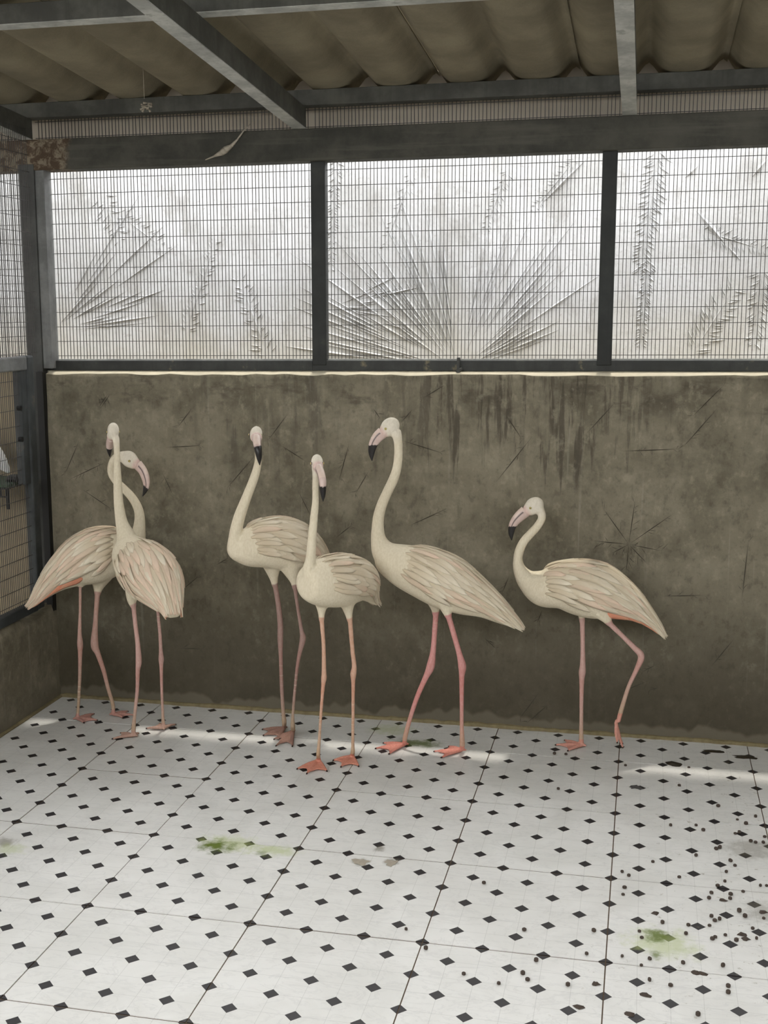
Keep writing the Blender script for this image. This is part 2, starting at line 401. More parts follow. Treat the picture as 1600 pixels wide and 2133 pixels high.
# ---- low left wall
nv = []; nf = []
ny, nz = 90, 10
for iz in range(nz + 1):
    for iy in range(ny + 1):
        y = Y0 + (YW - Y0) * iy / ny; t = iz / nz; worn = .035 * math.exp(-((y - 1.60) / .10) ** 2) if iz == nz else 0
        nv.append((XL + random.uniform(-.002, .002) - (.012 if iz == nz else 0), y, .435 * t - worn))
for iz in range(nz):
    for iy in range(ny):
        a = iz * (ny + 1) + iy; nf.append((a, a + ny + 1, a + ny + 2, a + 1))
top = nz * (ny + 1); b0 = len(nv)
for iy in range(ny + 1):
    y = Y0 + (YW - Y0) * iy / ny; nv.append((XL - .12, y, .43))
for iy in range(ny + 1):
    y = Y0 + (YW - Y0) * iy / ny; nv.append((XL - .12, y, 0))
for iy in range(ny):
    nf.append((top + iy, b0 + iy, b0 + iy + 1, top + iy + 1)); nf.append((b0 + iy, b0 + ny + 1 + iy, b0 + ny + 2 + iy, b0 + iy + 1))
wl = mesh_obj('wall_left', nv, nf, M['concrete2'], None, True); tag(wl, 'low stained cement wall under the wire panel at the left', 'wall', kind='structure')
tag(MB().box(XL - .004, XL + .014, Y0, YW - .01, 0, .010).build('baseboard_left', M['bead'], bevel=.004), 'mortar bead along the foot of the low left wall', 'baseboard', kind='structure')

# ---- frame of steel: column, posts, rails, beam
tag(MB().box(-1.572, -1.500, YW - .004, YW + .072, .0, 2.33).build('trim_1', M['column'], bevel=.003), 'grey steel corner column beside the first window', 'column', kind='structure')
tag(MB().box(-1.52, -1.490, YW - .03, YW + .06, .40, 1.46).build('trim_2', M['black']), 'dark gap strip between corner column and cement wall', 'trim', kind='structure')
tag(MB().box(-5, X1 + .6, YW - .002, YW + .10, 2.318, 2.443, SH).build('trim_3', M['beam'], bevel=.004), 'heavy weathered steel beam across the top of the windows', 'beam', kind='structure')
for n, (a, b) in enumerate(((-.304, -.244), (.860, .917), (2.03, 2.09), (-2.70, -2.64))):
    tag(MB().box(a, b, YW + .036, YW + .085, 1.50, 2.325, SH).build('trim_%d' % (4 + n), M['post'], bevel=.003), 'dark upright window post ' + ['left of the middle window', 'right of the middle window', 'beyond the right window', 'in the next cage'][n], 'post', kind='structure')
YM = YW + .066                       # plane of the wire
def wire_panel(name, parent, xa, xb, za, zb, hz, dx=.0152, r=.0017):
    m = MB(); n = int(round((xb - xa) / dx))
    rng = random.Random(int(xa * 1000))
    for i in range(1, n):
        x = xa + (xb - xa) * i / n + rng.uniform(-.0012, .0012); x2 = x + rng.uniform(-.0015, .0015)
        m.bar((x, YM, za + SH * x), (x2, YM, zb + SH * x), r)
    for z in hz:
        m.bar((xa, YM - .002, z + SH * xa), (xb, YM - .002, z + SH * xb), r)
    o = m.build(name, M['wire'], parent); o['kind'] = 'stuff'; return o
HZ = [1.540 + .0622 * i for i in range(13)]
panes = [(-1.460, -.304), (-.244, .860), (.917, 2.03), (2.09, 3.4), (-2.64, -1.572), (-3.9, -2.70)]
for n, (a, b) in enumerate(panes):
    w = empty('window_%d' % (n + 1), ((a + b) / 2, YM, 1.5)); tag(w, ['left wire mesh window by the corner column', 'middle wire mesh window', 'right wire mesh window', 'wire mesh window beyond the frame', 'wire mesh window of the next cage', 'far wire mesh window of the next cage'][n], 'window', kind='structure')
    MB().box(a - (.06 if n < 3 else 0), b, YW + .040, YW + .088, 1.478, 1.520, SH).build('rail', M['rail'], w, bevel=.002)
    MB().box(a, b, YM - .003, YM + .004, 1.5205, 1.526, SH).build('edge_strip', M['rafter'], w)
    wire_panel('wire_mesh', w, a, b, 1.52, 2.32, HZ)
    wire_panel('upper_wire_mesh', w, a - .06, b, 2.443, 2.545, [2.4565, 2.5225])
# latch on the middle window rail
lt = bpy.data.objects['window_2']; q = at(955, 764, YW + .03)
m = MB(); m.box(q[0] - .006, q[0] + .006, YW + .024, YW + .042, 1.478, 1.535); m.bar((q[0], YW + .022, 1.486), (q[0] + .016, YW + .02, 1.49), .006, 8); m.bar((q[0], YW + .02, 1.482), (q[0], YW + .04, 1.482), .009, 8)
m.build('latch', M['column'], lt, bevel=.001)
# side cheek of the column beside the first window
tag(MB().box(-1.502, -1.460, YW + .004, YW + .072, 1.474, 2.33).build('trim_8', M['flange'], bevel=.002), 'pale side flange of the corner column', 'trim', kind='structure')

# ---- closure boards behind the upper mesh
for i, xs in enumerate(np.arange(-5, 4.1, .6)):
    tag(MB().box(xs - .006, xs + .600, YW + .125 + .006 * (i % 2), YW + .135 + .006 * (i % 2), 2.40, 2.70).build('trim_%d' % (20 + i), M['panel']), 'beige closure board under the eaves', 'board', kind='structure')

# ---- roof: corrugated sheets on purlins on rafters
SL = .074
def zr(y): return SL * (YW - y)
YE, YF = 1.985, -2.5                 # eave behind the wall, front edge of the roof set to cut sky light
ceil = empty('ceiling', (0, 0, 2.6)); tag(ceil, 'corrugated fibre cement roof on steel purlins and rafters', 'roof', kind='structure')
def slab(name, xa, xb, ya, yb, zb, h, mat, bevel=.002):
    m = MB(); v = [(x, y, zb + zr(y) + dz + SH * x) for dz in (0, h) for y in (ya, yb) for x in (xa, xb)]
    m.add(v, [(0, 2, 3, 1), (4, 5, 7, 6), (0, 1, 5, 4), (2, 6, 7, 3), (0, 4, 6, 2), (1, 3, 7, 5)])
    return m.build(name, mat, ceil, bevel=bevel)
for xr in (-1.535, -.340, .958, 2.25, -2.8):
    slab('rafter', xr - .027, xr + .027, YF, YW + .02, 2.443, .004, M['rafter'], 0)          # underside paled for light bounced off the floor
    slab('rafter', xr - .025, xr + .025, YF, YW + .02, 2.447, .082, M['purlin'])
for yp in (YW - .002, .60, -.6, -1.6, -2.45):
    slab('purlin', -5, 4.1, yp, yp + .05, 2.531, .060, M['purlin'])
    if yp < 1.7: slab('purlin', -5, 4.1, yp, yp + .05, 2.5285, .0025, M['rafter'], 0)  # pale underside paints in the floor bounce
PW, XN, AM = .276, -1.187, .068
def prof(x):
    u = abs(((x - XN) / PW + .5) % 1 - .5); return AM * math.exp(-(u / .155) ** 1.7) + .006 * (.5 - u)
k0 = -14
while XN + k0 * PW < 4.0:
    xa = XN + (k0 + 1) * PW - .012; xb = xa + 2 * PW + .028; nx = 40
    v = []; f = []
    for th in (0, .007):
        for y in (YE, YW, .6, YF):
            for i in range(nx + 1):
                x = xa + (xb - xa) * i / nx; lift = .020 * max(0, 1 - i / 6)
                v.append((x, y, 2.591 + zr(y) + prof(x) + lift + th + SH * x))
    L = nx + 1
    for lay in range(2):
        for j in range(3):
            for i in range(nx):
                a = lay * 4 * L + j * L + i; q4 = (a, a + L, a + L + 1, a + 1); f.append(q4 if lay == 0 else q4[::-1])
    for i in range(nx):
        f.append((i, i + 1, 4 * L + i + 1, 4 * L + i)); a = 3 * L + i; f.append((a + 1, a, 4 * L + a, 4 * L + a + 1))
    for j in range(3):
        a = j * L; f.append((a + L, a, 4 * L + a, 5 * L + a)); a = j * L + nx; f.append((a, a + L, 5 * L + a, 4 * L + a))
    mesh_obj('roof_sheet', v, f, M['roof'], ceil, True)
    k0 += 2

# ---- outer wall of leaf-printed render, beyond the mesh
YO = 3.05
ow = MB().box(-8, 8, YO, YO + .15, -.1, 2.60).build('wall_outside', M['outer']); tag(ow, 'pale boundary wall printed with palm leaves outside the mesh', 'wall', kind='structure')
def ridges(name, segs, y, parent, mat, out=.005, wmul=1.0):
    """thin low ridges on a wall face y (towards the camera), each seg = (p, q, width)"""
    m = MB()
    for a, b, w in segs:
        a, b = np.array(a, float), np.array(b, float); d = b - a; L = np.linalg.norm(d)
        if L < 1e-4: continue
        d /= L; nrm = np.array([-d[2], 0, d[0]]) * w * wmul
        h = min(out, w * 3.0)
        mid = a + (b - a) * .5
        P = [a, mid + nrm, mid - nrm, b, mid - np.array([0, h, 0])]
        m.add([tuple(p) for p in P], [(0, 4, 1), (1, 4, 3), (3, 4, 2), (2, 4, 0)])
    return m.build(name, mat, parent, smooth=False)
rg = random.Random(11)
def oseg(x1, y1, x2, y2, w): return (at(x1, y1, YO + .001), at(x2, y2, YO + .001), w)
def fan(cx, cy, a0, a1, l0, l1, n, w):
    S = []
    for i in range(n):
        a = math.radians(a0 + (a1 - a0) * (i + rg.uniform(-.3, .3)) / (n - 1)); r0 = rg.uniform(.05, .45); r1 = rg.uniform(.6, 1)
        L = rg.uniform(l0, l1)
        S.append(oseg(cx + math.cos(a) * L * r0, cy - math.sin(a) * L * r0, cx + math.cos(a) * L * r1, cy - math.sin(a) * L * r1, w * rg.uniform(.6, 1.2)))
    return S
def frond(x1, y1, x2, y2, half, n, w, ang=55):
    S = [oseg(x1, y1, x2, y2, w * .8)]; d = math.atan2(y2 - y1, x2 - x1)
    for i in range(n):
        t = (i + rg.random()) / n; bx, by = x1 + (x2 - x1) * t, y1 + (y2 - y1) * t
        for sgn in (-1, 1):
            L = half * rg.uniform(.5, 1.1) * (1 - .35 * t); a = d + sgn * math.radians(ang + rg.uniform(-12, 12)); k = rg.uniform(0, .3)
            S.append(oseg(bx + math.cos(a) * L * k, by + math.sin(a) * L * k, bx + math.cos(a) * L, by + math.sin(a) * L, w * rg.uniform(.5, 1)))
    return S
relief = [fan(955, 772, 97, 172, 240, 470, 46, .0050), fan(955, 772, 20, 78, 240, 420, 26, .0045),
          frond(1372, 310, 1335, 560, 42, 40, .0045), frond(1350, 540, 1335, 715, 26, 34, .0045), frond(700, 330, 690, 560, 22, 34, .004),
          frond(1440, 740, 1530, 600, 60, 22, .0040), frond(560, 745, 500, 580, 40, 22, .004), frond(385, 700, 450, 500, 32, 24, .0035),
          frond(210, 400, 250, 500, 40, 12, .0035, 70), frond(240, 440, 345, 520, 40, 16, .003), [oseg(1450, 438, 1515, 512, .011), oseg(1515, 512, 1545, 545, .005)],
          [oseg(1425, 372, 1456, 344, .007), oseg(1125, 428, 1225, 328, .007), oseg(1565, 370, 1600, 330, .009)], frond(1460, 480, 1590, 520, 36, 16, .0035),
          fan(110, 690, 5, 60, 150, 420, 18, .004), fan(690, 640, -30, 25, 60, 260, 14, .004), frond(1590, 560, 1570, 720, 40, 22, .004), frond(1200, 330, 1110, 440, 24, 18, .003),
          frond(860, 360, 800, 520, 26, 14, .003), frond(1060, 350, 1010, 480, 26, 14, .003)]
for k, S in enumerate(relief):
    ridges('leaf_relief', S, YO, ow, M['outer'], .024, 1.5)

# ---- leaf and twig prints in the inner wall
def wseg(x1, y1, x2, y2, w): return (at(x1, y1, YW - .0045), at(x2, y2, YW - .0045), w)
def twig(x1, y1, x2, y2, n=6, half=16, w=.0016):
    S = [wseg(x1, y1, x2, y2, w)]; d = math.atan2(y2 - y1, x2 - x1)
    for i in range(n):
        t = rg.uniform(.1, 1); bx, by = x1 + (x2 - x1) * t, y1 + (y2 - y1) * t
        a = d + rg.choice((-1, 1)) * math.radians(rg.uniform(25, 60)); L = half * rg.uniform(.4, 1.2)
        S.append(wseg(bx, by, bx + math.cos(a) * L, by + math.sin(a) * L, .0006))
    return S
tw = [(1290, 940, 1420, 935), (1420, 935, 1495, 850), (1280, 840, 1220, 905), (777, 850, 793, 873), (860, 852, 835, 881), (839, 918, 925, 945), (851, 1096, 934, 1058),
      (1052, 862, 1089, 917), (1110, 908, 1031, 1007), (770, 978, 739, 1031), (1061, 1199, 1045, 1238), (220, 963, 144, 999), (171, 1019, 237, 1064), (166, 915, 134, 991),
      (344, 932, 420, 928), (339, 986, 361, 1033), (372, 1235, 420, 1195), (531, 949, 470, 1020), (601, 860, 557, 919), (584, 927, 640, 963), (728, 921, 704, 1009),
      (450, 1177, 476, 1162), (1366, 1385, 1337, 1400), (1354, 1417, 1287, 1444), (1375, 1432, 1353, 1437), (1007, 1327, 1036, 1354), (1125, 1440, 1080, 1500), (1145, 1465, 1095, 1508),
      (230, 820, 210, 850), (205, 850, 225, 820), (880, 830, 930, 800), (1380, 1242, 1470, 1240), (620, 1020, 650, 1080), (1545, 1255, 1560, 1120), (1510, 800, 1440, 870), (370, 1350, 430, 1352),
      (985, 1180, 960, 1230), (1130, 1270, 1118, 1300), (400, 850, 370, 890), (700, 1120, 735, 1092), (1480, 1390, 1530, 1330)]
for s in tw: ridges('leaf_imprint', twig(*s), YW, wb, M['imprint'], .0012)
S = []
for ex, ey in ((1324, 1036), (1255, 1057), (1407, 1067), (1232, 1126), (1272, 1154), (1304, 1197), (1348, 1174), (1381, 1148)):
    S += twig(1310, 1134, ex, ey, 5, 22, .0015)
ridges('leaf_imprint', S, YW, wb, M['imprint'], .0012)

# ---- left partition: framed wire panel below, wire above
wp = empty('wire_door', (XL - .01, 1.0, .45)); tag(wp, 'blue grey framed wire mesh panel standing on the low left wall', 'cage door')
xd = XL - .012
MB().box(xd - .03, xd + .012, 1.632, 1.690, .44, 1.535).build('frame_upright', M['door'], wp, bevel=.008)
MB().box(xd - .03, xd + .006, 1.580, 1.631, .995, 1.475).build('frame_upright', M['door'], wp, bevel=.004)
MB().box(xd - .03, xd + .012, Y0, 1.632, 1.475, 1.533).build('frame_rail', M['flange'], wp, bevel=.006)
MB().box(xd - .03, xd + .012, Y0, 1.632, .437, .480).build('frame_rail', M['door'], wp, bevel=.006)
MB().bar((xd - .01, 1.57, 1.32), (xd + .008, 1.57, 1.32), .010, 8).bar((xd - .01, 1.57, 1.19), (xd + .008, 1.57, 1.19), .010, 8).build('hinge_pin', M['black'], wp)
def side_mesh(name, parent, ya, yb, za, zb, hz):
    m = MB(); n = int((yb - ya) / .0152); rr = random.Random(5)
    for i in range(1, n):
        y = ya + (yb - ya) * i / n + rr.uniform(-.0012, .0012); m.bar((xd - .008, y, za), (xd - .008, y + rr.uniform(-.002, .002), zb), .0014)
    for z in hz: m.bar((xd - .006, ya, z), (xd - .006, yb, z + rr.uniform(-.006, .006)), .0014)
    o = m.build(name, M['wire'], parent); o['kind'] = 'stuff'
side_mesh('wire_mesh', wp, -.6, 1.635, .47, 1.48, [.50 + .0622 * i for i in range(16)])
side_mesh('upper_wire_mesh', wp, -.6, 1.76, 1.53, 2.47, [1.55 + .0622 * i for i in range(15)])

# ---- next cage: shelf with turf, black bowl and a white bird
bx = empty('perch_shelf', (-1.85, 1.63, .96)); tag(bx, 'dark wire shelf with green turf in the next cage', 'shelf')
MB().box(-2.4, -1.535, 1.50, 1.76, .993, 1.006).build('turf_mat', M['turf'], bx, bevel=.003)
m = MB()
for i in range(38): m.bar((-2.4 + .0232 * i, 1.50, .988), (-2.4 + .0232 * i, 1.50, .955), .003)
for i in range(9): m.bar((-2.4, 1.50 + .029 * i, .988), (-1.535, 1.50 + .029 * i, .988), .003)
m.bar((-2.4, 1.50, .955), (-1.535, 1.50, .955), .004)
m.build('shelf_grid', M['black'], bx)
MB().bar((-1.545, 1.52, .90), (-1.545, 1.52, .99), .008, 8).build('bracket', M['black'], bx)
for yy in (1.52, 1.74): MB().bar((-2.38, yy, 0), (-2.38, yy, .99), .010, 8).build('leg', M['black'], bx)
C_ = catmull([at(46, 1000, 1.60), at(42, 998, 1.60), at(32, 996, 1.60), at(20, 997, 1.60), at(14, 1000, 1.60)], 4); n_ = len(C_)
v, f = loft(C_, [np.array([0, 0, 1.])] * n_, [np.array([0, 1., 0])] * n_, np.interp(np.linspace(0, 1, n_), [0, .3, .7, 1], [.006, .017, .017, .006]), np.interp(np.linspace(0, 1, n_), [0, .3, .7, 1], [.01, .035, .035, .01]))
tag(mesh_obj('feed_bowl', v, f, M['black'], None, True), 'black bowl upturned on the turf shelf in the next cage', 'bowl')
wbird = empty('white_bird', (-1.78, 1.68, 1.006)); tag(wbird, 'white bird sitting beyond the wire at the left edge', 'bird')
mw = mat_attr('white_plumage', .8, 0, 50, (1, 1, 1), .003, .2, .05)
def col_attr(o, cols):
    a = o.data.color_attributes.new('Col', 'FLOAT_COLOR', 'POINT'); a.data.foreach_set('color', np.asarray(cols, 'f').ravel())
C_ = catmull([at(19, 985, 1.68), at(10, 973, 1.68), at(-6, 956, 1.68), at(-26, 940, 1.68), at(-48, 925, 1.68), at(-66, 905, 1.68), at(-74, 880, 1.68), at(-78, 858, 1.68), at(-90, 848, 1.68)], 4); n_ = len(C_); T_ = np.gradient(C_, axis=0)
W_ = [np.array([0, 1., 0])] * n_; U_ = [unit(np.cross(t, w)) for t, w in zip(T_, W_)]
rr_ = np.interp(np.linspace(0, 1, n_), [0, .12, .25, .4, .55, .65, .8, .92, 1], [.006, .020, .040, .062, .060, .042, .026, .026, .006])
v, f = loft(C_, U_, W_, rr_, rr_ * .9, 18)
o = mesh_obj('body', v, f, mw, wbird, True); col_attr(o, [(.82, .82, .80, 1)] * len(v))
q = C_[-1]; MB().bar(q, q + np.array([-.03, 0, -.008]), .008, 8, .002).build('beak', M['bead'], wbird)
q = C_[14]
for yy in (1.66, 1.70): MB().bar((q[0], yy, 1.006), (q[0], yy, q[2] - .03), .005, 8).build('leg', M['bead'], wbird)

# ================================================================== FLAMINGOS
CREAM = np.array((0.735, 0.66, 0.51)); LEGP = np.array((0.66, 0.36, 0.30)); CORAL = np.array((0.70, 0.27, 0.20))
def P3(t): return at(t[0], t[1], t[2])
def flamingo(label, torso, neck, skull, heading, bill, bk, legs, legcol, tail=0.0, coral=(), black=(), blush=False, wmul=1.0, wing_sides=(1, -1), seed=1, footcol=None, body=CREAM, eye_r=.0052):
    rn = random.Random(seed)
    feet0 = legs[0]['foot'][0]
    root = empty('flamingo', tuple(np.array([*(np.mean([P3(t[:3]) for t in torso], axis=0)[:2]), 0.0])))
    tag(root, label, 'flamingo', 'flamingos standing along the cement wall')
    mb = MB()
    # --- torso
    C0 = np.array([P3(t) for t in torso]); H0 = np.array([t[3] * pxm(P3(t)) for t in torso]); K0 = np.array([(t[4] if len(t) > 4 else 1.0) for t in torso])
    C = catmull(C0, 6); H = np.maximum(catmull(H0[:, None], 6)[:, 0], .0015); K = catmull(K0[:, None], 6)[:, 0]
    T = np.gradient(C, axis=0); T = np.array([unit(t) for t in T])
    for _ in range(4): T[1:-1] = (T[:-2] + T[1:-1] * 2 + T[2:]) / 4
    T = np.array([unit(t) for t in T])
    ax = unit(C0[-1] - C0[0]); lat = unit(np.cross(ax, [0, 0, 1]))
    W = np.array([unit(lat - t * (lat @ t)) for t in T]); U = np.array([unit(np.cross(w, t)) for w, t in zip(W, T)])
    RW = H * K * .92 * wmul
    mb.add(*loft(C, U, W, H, RW, 28))
    # --- neck
    Cn = catmull([P3(t) for t in neck], 6); Rn = catmull(np.array([[t[3] * pxm(P3(t))] for t in neck]), 6)[:, 0]
    mb.add(*tube(Cn, Rn * 1.03, 16))
    # --- skull
    sp = P3(skull); r = skull[3] * pxm(sp); bb = P3(bill[0]); fh = unit([heading[0], heading[1], 0]); hl = unit(np.cross(fh, [0, 0, 1]))
    fd = unit(bb - sp); fd = unit(fd - hl * (fd @ hl)); hu = unit(np.cross(hl, fd)); hu = hu if hu[2] > 0 else -hu
    n = 14; tt = np.linspace(-1, 1, n)
    Cs = [sp + fd * r * 1.28 * a for a in tt]; rs = np.sqrt(np.maximum(1 - tt ** 2, .004))
    taper = np.interp(tt, [-1, .2, 1], [1, 1, .82])
    mb.add(*loft(np.array(Cs), [hu] * n, [hl] * n, rs * r * 1.02 * taper, rs * r * .80 * taper, 18))
    Cf = [sp + fd * r * (.45 + .95 * a) - hu * r * .06 for a in tt]; mb.add(*loft(np.array(Cf), [hu] * n, [hl] * n, rs * r * .86, rs * r * .70, 18))
    mb.add(*tube(np.array([sp + fd * r * .3 - hu * r * .1, bb - fd * .004, bb + unit(P3(bill[1]) - bb) * .006]), np.array([r * .78, bill[0][3] * pxm(bb) * bk[0] * .96, bill[0][3] * pxm(bb) * bk[0] * .6]), 14))
    # --- legs and feet
    bare = []; toes_all = []; tips = []
    for lg in legs:
        th = np.array([P3(t) for t in lg['thigh']]); tr = np.array([t[3] * pxm(P3(t)) for t in lg['thigh']])
        thc = catmull(th, 5); mb.add(*tube(thc, catmull(tr[:, None], 5)[:, 0], 14))
        lp = np.array([P3(t) for t in lg['leg']]); lr = np.array([max(t[3], 2.9) * pxm(P3(t)) for t in lg['leg']])
        org = np.array(lg['foot'][0], float)
        lp = np.vstack([lp, org + [0, 0, .010]]); lr = np.append(lr, .008)
        lc = catmull(lp, 6); rc = catmull(lr[:, None], 6)[:, 0]; mb.add(*tube(lc, rc * 1.04, 12)); bare.append((lc, rc))
        tp = [np.array(t, float) for t in lg['foot'][1]]
        nz = np.array(lg.get('nz', (0, 0, 1.0)))
        for k, t in enumerate(tp):
            mid = org + (t - org) * .5 + nz * .008
            tc = catmull([org + nz * .008, mid, t + nz * .001], 5); mb.add(*tube(tc, np.linspace(.0075, .0042, len(tc)), 10)); tips.append(t); toes_all.append(tc)
        for a, b2 in zip(tp[:-1], tp[1:]):                          # webs with a hollow outer edge
            A, B = org + (a - org) * .90, org + (b2 - org) * .90; m0 = org + ((a + b2) / 2 - org) * .70
            edge = [A, (A * .45 + m0 * .55), m0, (B * .45 + m0 * .55), B]
            lo = [org] + edge; up = [org + nz * .012] + [e + nz * .0065 for e in edge]
            k = len(lo); V = lo + up
            F = [tuple(range(k))[::-1], tuple(range(k, 2 * k))] + [(i, (i + 1) % k, k + (i + 1) % k, k + i) for i in range(k)]
            if np.cross(a - org, b2 - org) @ nz < 0: F = [q[::-1] for q in F]
            mb.add(V, F)
        hb = org - unit(np.mean(tp, axis=0) - org) * .018 + nz * .006
        mb.add(*tube(np.array([org + nz * .012, (org + hb) / 2 + nz * .006, hb]), np.array([.007, .006, .004]), 8))
    # --- one continuous skin
    tmp = mesh_obj('tmp', mb.v, mb.f)
    rm = tmp.modifiers.new('r', 'REMESH'); rm.mode = 'VOXEL'; rm.voxel_size = .0033; rm.use_smooth_shade = True
    me = bpy.data.meshes.new_from_object(tmp.evaluated_get(bpy.context.evaluated_depsgraph_get()))
    bpy.data.objects.remove(tmp, do_unlink=True)
    bo = bpy.data.objects.new('body', me); link(bo, root); bo.matrix_parent_inverse = Matrix.Translation(-Vector(root.location))
    me.materials.clear(); me.materials.append(M['leg'])
    nv = len(me.vertices); co = np.empty(nv * 3, 'f'); me.vertices.foreach_get('co', co); co = co.reshape(-1, 3).astype(float)
    ed = np.empty(len(me.edges) * 2, 'i'); me.edges.foreach_get('vertices', ed); ed = ed.reshape(-1, 2)
    dleg = np.full(nv, 9.0); dtoe = np.full(nv, 9.0); tleg = np.zeros(nv)
    for lc, rc in bare:
        for i in range(len(lc)):
            d = np.linalg.norm(co - lc[i], axis=1) - rc[i]; k = d < dleg; dleg[k] = d[k]; tleg[k] = i / len(lc)
    orgs = [np.array(l['foot'][0]) for l in legs]
    isleg = (dleg < .006)
    wsm = np.where(isleg | (co[:, 2] < .12), .15, 1.0)[:, None]
    for _ in range(14):                                            # blend the joints
        acc = np.zeros((nv, 3)); cnt = np.zeros(nv)
        np.add.at(acc, ed[:, 0], co[ed[:, 1]]); np.add.at(acc, ed[:, 1], co[ed[:, 0]]); np.add.at(cnt, ed[:, 0], 1); np.add.at(cnt, ed[:, 1], 1)
        co = co + wsm * .55 * (acc / np.maximum(cnt, 1)[:, None] - co)
    me.vertices.foreach_set('co', co.astype('f').ravel()); me.update()
    # --- colour of the thing itself
    cols = np.tile(np.append(body, 1), (nv, 1)).astype(float)
    rngs = np.random.RandomState(seed); 
    fc = np.array(footcol if footcol is not None else legcol * .4 + CORAL * .6)
    lw = np.clip((.0075 - dleg) / .003, 0, 1)[:, None]
    kn = np.exp(-((tleg - .52) / .10) ** 2)[:, None]
    lcol = legcol * (1 - .35 * kn) + (legcol * np.array((.98, .70, .66))) * .35 * kn
    grub = np.clip((tleg - .62) / .2, 0, 1)[:, None] * .55
    lcol = lcol * (1 - grub) + np.array((.46, .37, .23)) * grub
    cols[:, :3] = cols[:, :3] * (1 - lw) + lcol * lw
    for l, o3 in zip(legs, orgs):
        tp = np.array(l['foot'][1]); rad = np.linalg.norm(tp - o3, axis=1).max() + .02
        k = np.linalg.norm(co - o3, axis=1) < rad
        k &= (co - o3) @ np.array(l.get('nz', (0, 0, 1.))) < .028
        k &= np.linalg.norm(co - (o3 + unit(tp.mean(0) - o3) * rad * .45), axis=1) < rad * .85
        cols[k, :3] = fc
    for t in tips:
        cols[np.linalg.norm(co - t, axis=1) < .0085, :3] = (.03, .02, .018)
    dh = np.linalg.norm(co - sp, axis=1); w = np.clip((.075 - dh) / .05, 0, 1)[:, None] * .7
    cols[:, :3] = cols[:, :3] * (1 - w) + np.array((.78, .73, .64)) * w
    # bare skin round bill base and eye
    df = np.linalg.norm(co - bb, axis=1); w = np.clip((.030 - df) / .010, 0, 1)[:, None] * .8
    cols[:, :3] = cols[:, :3] * (1 - w) + np.array((.72, .52, .48)) * w
    col_attr(bo, cols)
    me.polygons.foreach_set('use_smooth', [True] * len(me.polygons))
    # --- bill
    Cb = catmull([P3(t) for t in bill], 8); Rb = np.maximum(catmull(np.array([[t[3] * pxm(P3(t))] for t in bill]), 8)[:, 0], .0008)
    Tb = np.array([unit(t) for t in np.gradient(Cb, axis=0)]); Wb = np.array([unit(hl - t * (hl @ t)) for t in Tb]); Ub = np.array([unit(np.cross(t, w)) for t, w in zip(Tb, Wb)])
    nb = 28; v, f = loft(Cb, Ub, Wb, Rb * bk[0], Rb * bk[1], nb)
    o = mesh_obj('bill', v, f, M['bill'], root, True); m_ = len(Cb); cl = []
    for i in range(m_):
        s = i / (m_ - 1)
        for k in range(nb):
            a = 2 * math.pi * k / nb; ya = math.sin(a) * (1 if (Ub[i] @ (fh * .7 + np.array([0, 0, .5]))) > 0 else -1)
            c = np.array((.63, .49, .44))
            edge = bk[2] + .05 * ya
            if s > edge: c = np.array((.014, .012, .012))
            elif .02 < ya < .26 and s > .06: c = np.array((.05, .03, .03))
            elif ya > .55 and s < .35: c = np.array((.72, .58, .50))
            cl.append((*c, 1))
    cl += [cl[0], (.014, .012, .012, 1)]; col_attr(o, cl)
    # --- eyes
    for sgn in (1, -1):
        ec = sp + fd * r * .42 + hu * r * .12 + hl * sgn * r * .735
        n1 = 9; th_ = np.linspace(-1, 1, n1); Ce = np.array([ec + hl * sgn * eye_r * a for a in th_]); re = np.sqrt(np.maximum(1 - th_ ** 2, .003)) * eye_r
        v, f = loft(Ce, [hu] * n1, [fd] * n1, re, re, 16); o = mesh_obj('eye', v, f, M['eye'], root, True)
        cl = []
        for a in th_: cl += [((.02, .018, .015, 1) if a > .82 else (.66, .56, .24, 1) if a > .30 else (.13, .09, .085, 1))] * 16
        cl += [(.13, .09, .085, 1), (.02, .018, .015, 1)]; col_attr(o, cl)
    # --- wings of overlapping feathers
    S_ = np.linspace(0, 1, len(C)); 
    def surf(s, phi, side, off):
        s2 = min(max(s, 0), 1); i = s2 * (len(C) - 1); a = min(int(i), len(C) - 2); t = i - a
        L = lambda A: A[a] * (1 - t) + A[a + 1] * t
        nrm = L(W) * math.cos(phi) * side + L(U) * math.sin(phi)
        off = off * (.35 + .65 * min(1.0, max(0.0, (1.62 - phi) / .7)))
        p = L(C) + L(W) * side * (L(RW)) * math.cos(phi) + L(U) * L(H) * math.sin(phi) + nrm * off
        if s > 1: p = p + (C[-1] - C[-8]) / 7 * (s - 1) * (len(C) - 1)
        return p
    def feather(parent, name, s0, phi0, ln, wd, dphi, side, off, mat, lift=.004, sharp=.5):
        nu, nw = 8, 5; V = []; F = []; uv = []; ln = min(ln, max(.05, 1.0 + .02 * rn.random() - s0))
        for i in range(nu):
            u = i / (nu - 1); s = s0 + ln * u; ph = phi0 + dphi * u
            half = wd * (min(1, .35 + 1.6 * u)) * (max(0.0, 1 - max(0, (u - sharp) / (1 - sharp)) ** 2.2) ** .5 if u > sharp else 1)
            half = max(half, .02 * wd)
            for k in range(nw):
                q = (k / (nw - 1) - .5) * 2
                k_ = min(1.0, u / .35); k_ = k_ * k_ * (3 - 2 * k_)
                V.append(surf(s, ph + half * q, side, -.005 + (off + .005) * k_ + lift * u + .0018 * (1 - q * q))); uv.append((u, q * .5 + .5, 0))
        for i in range(nu - 1):
            for k in range(nw - 1):
                a = i * nw + k; q4 = (a, a + 1, a + nw + 1, a + nw); F.append(q4 if side < 0 else q4[::-1])
        o = mesh_obj(name, V, F, mat, parent, True)
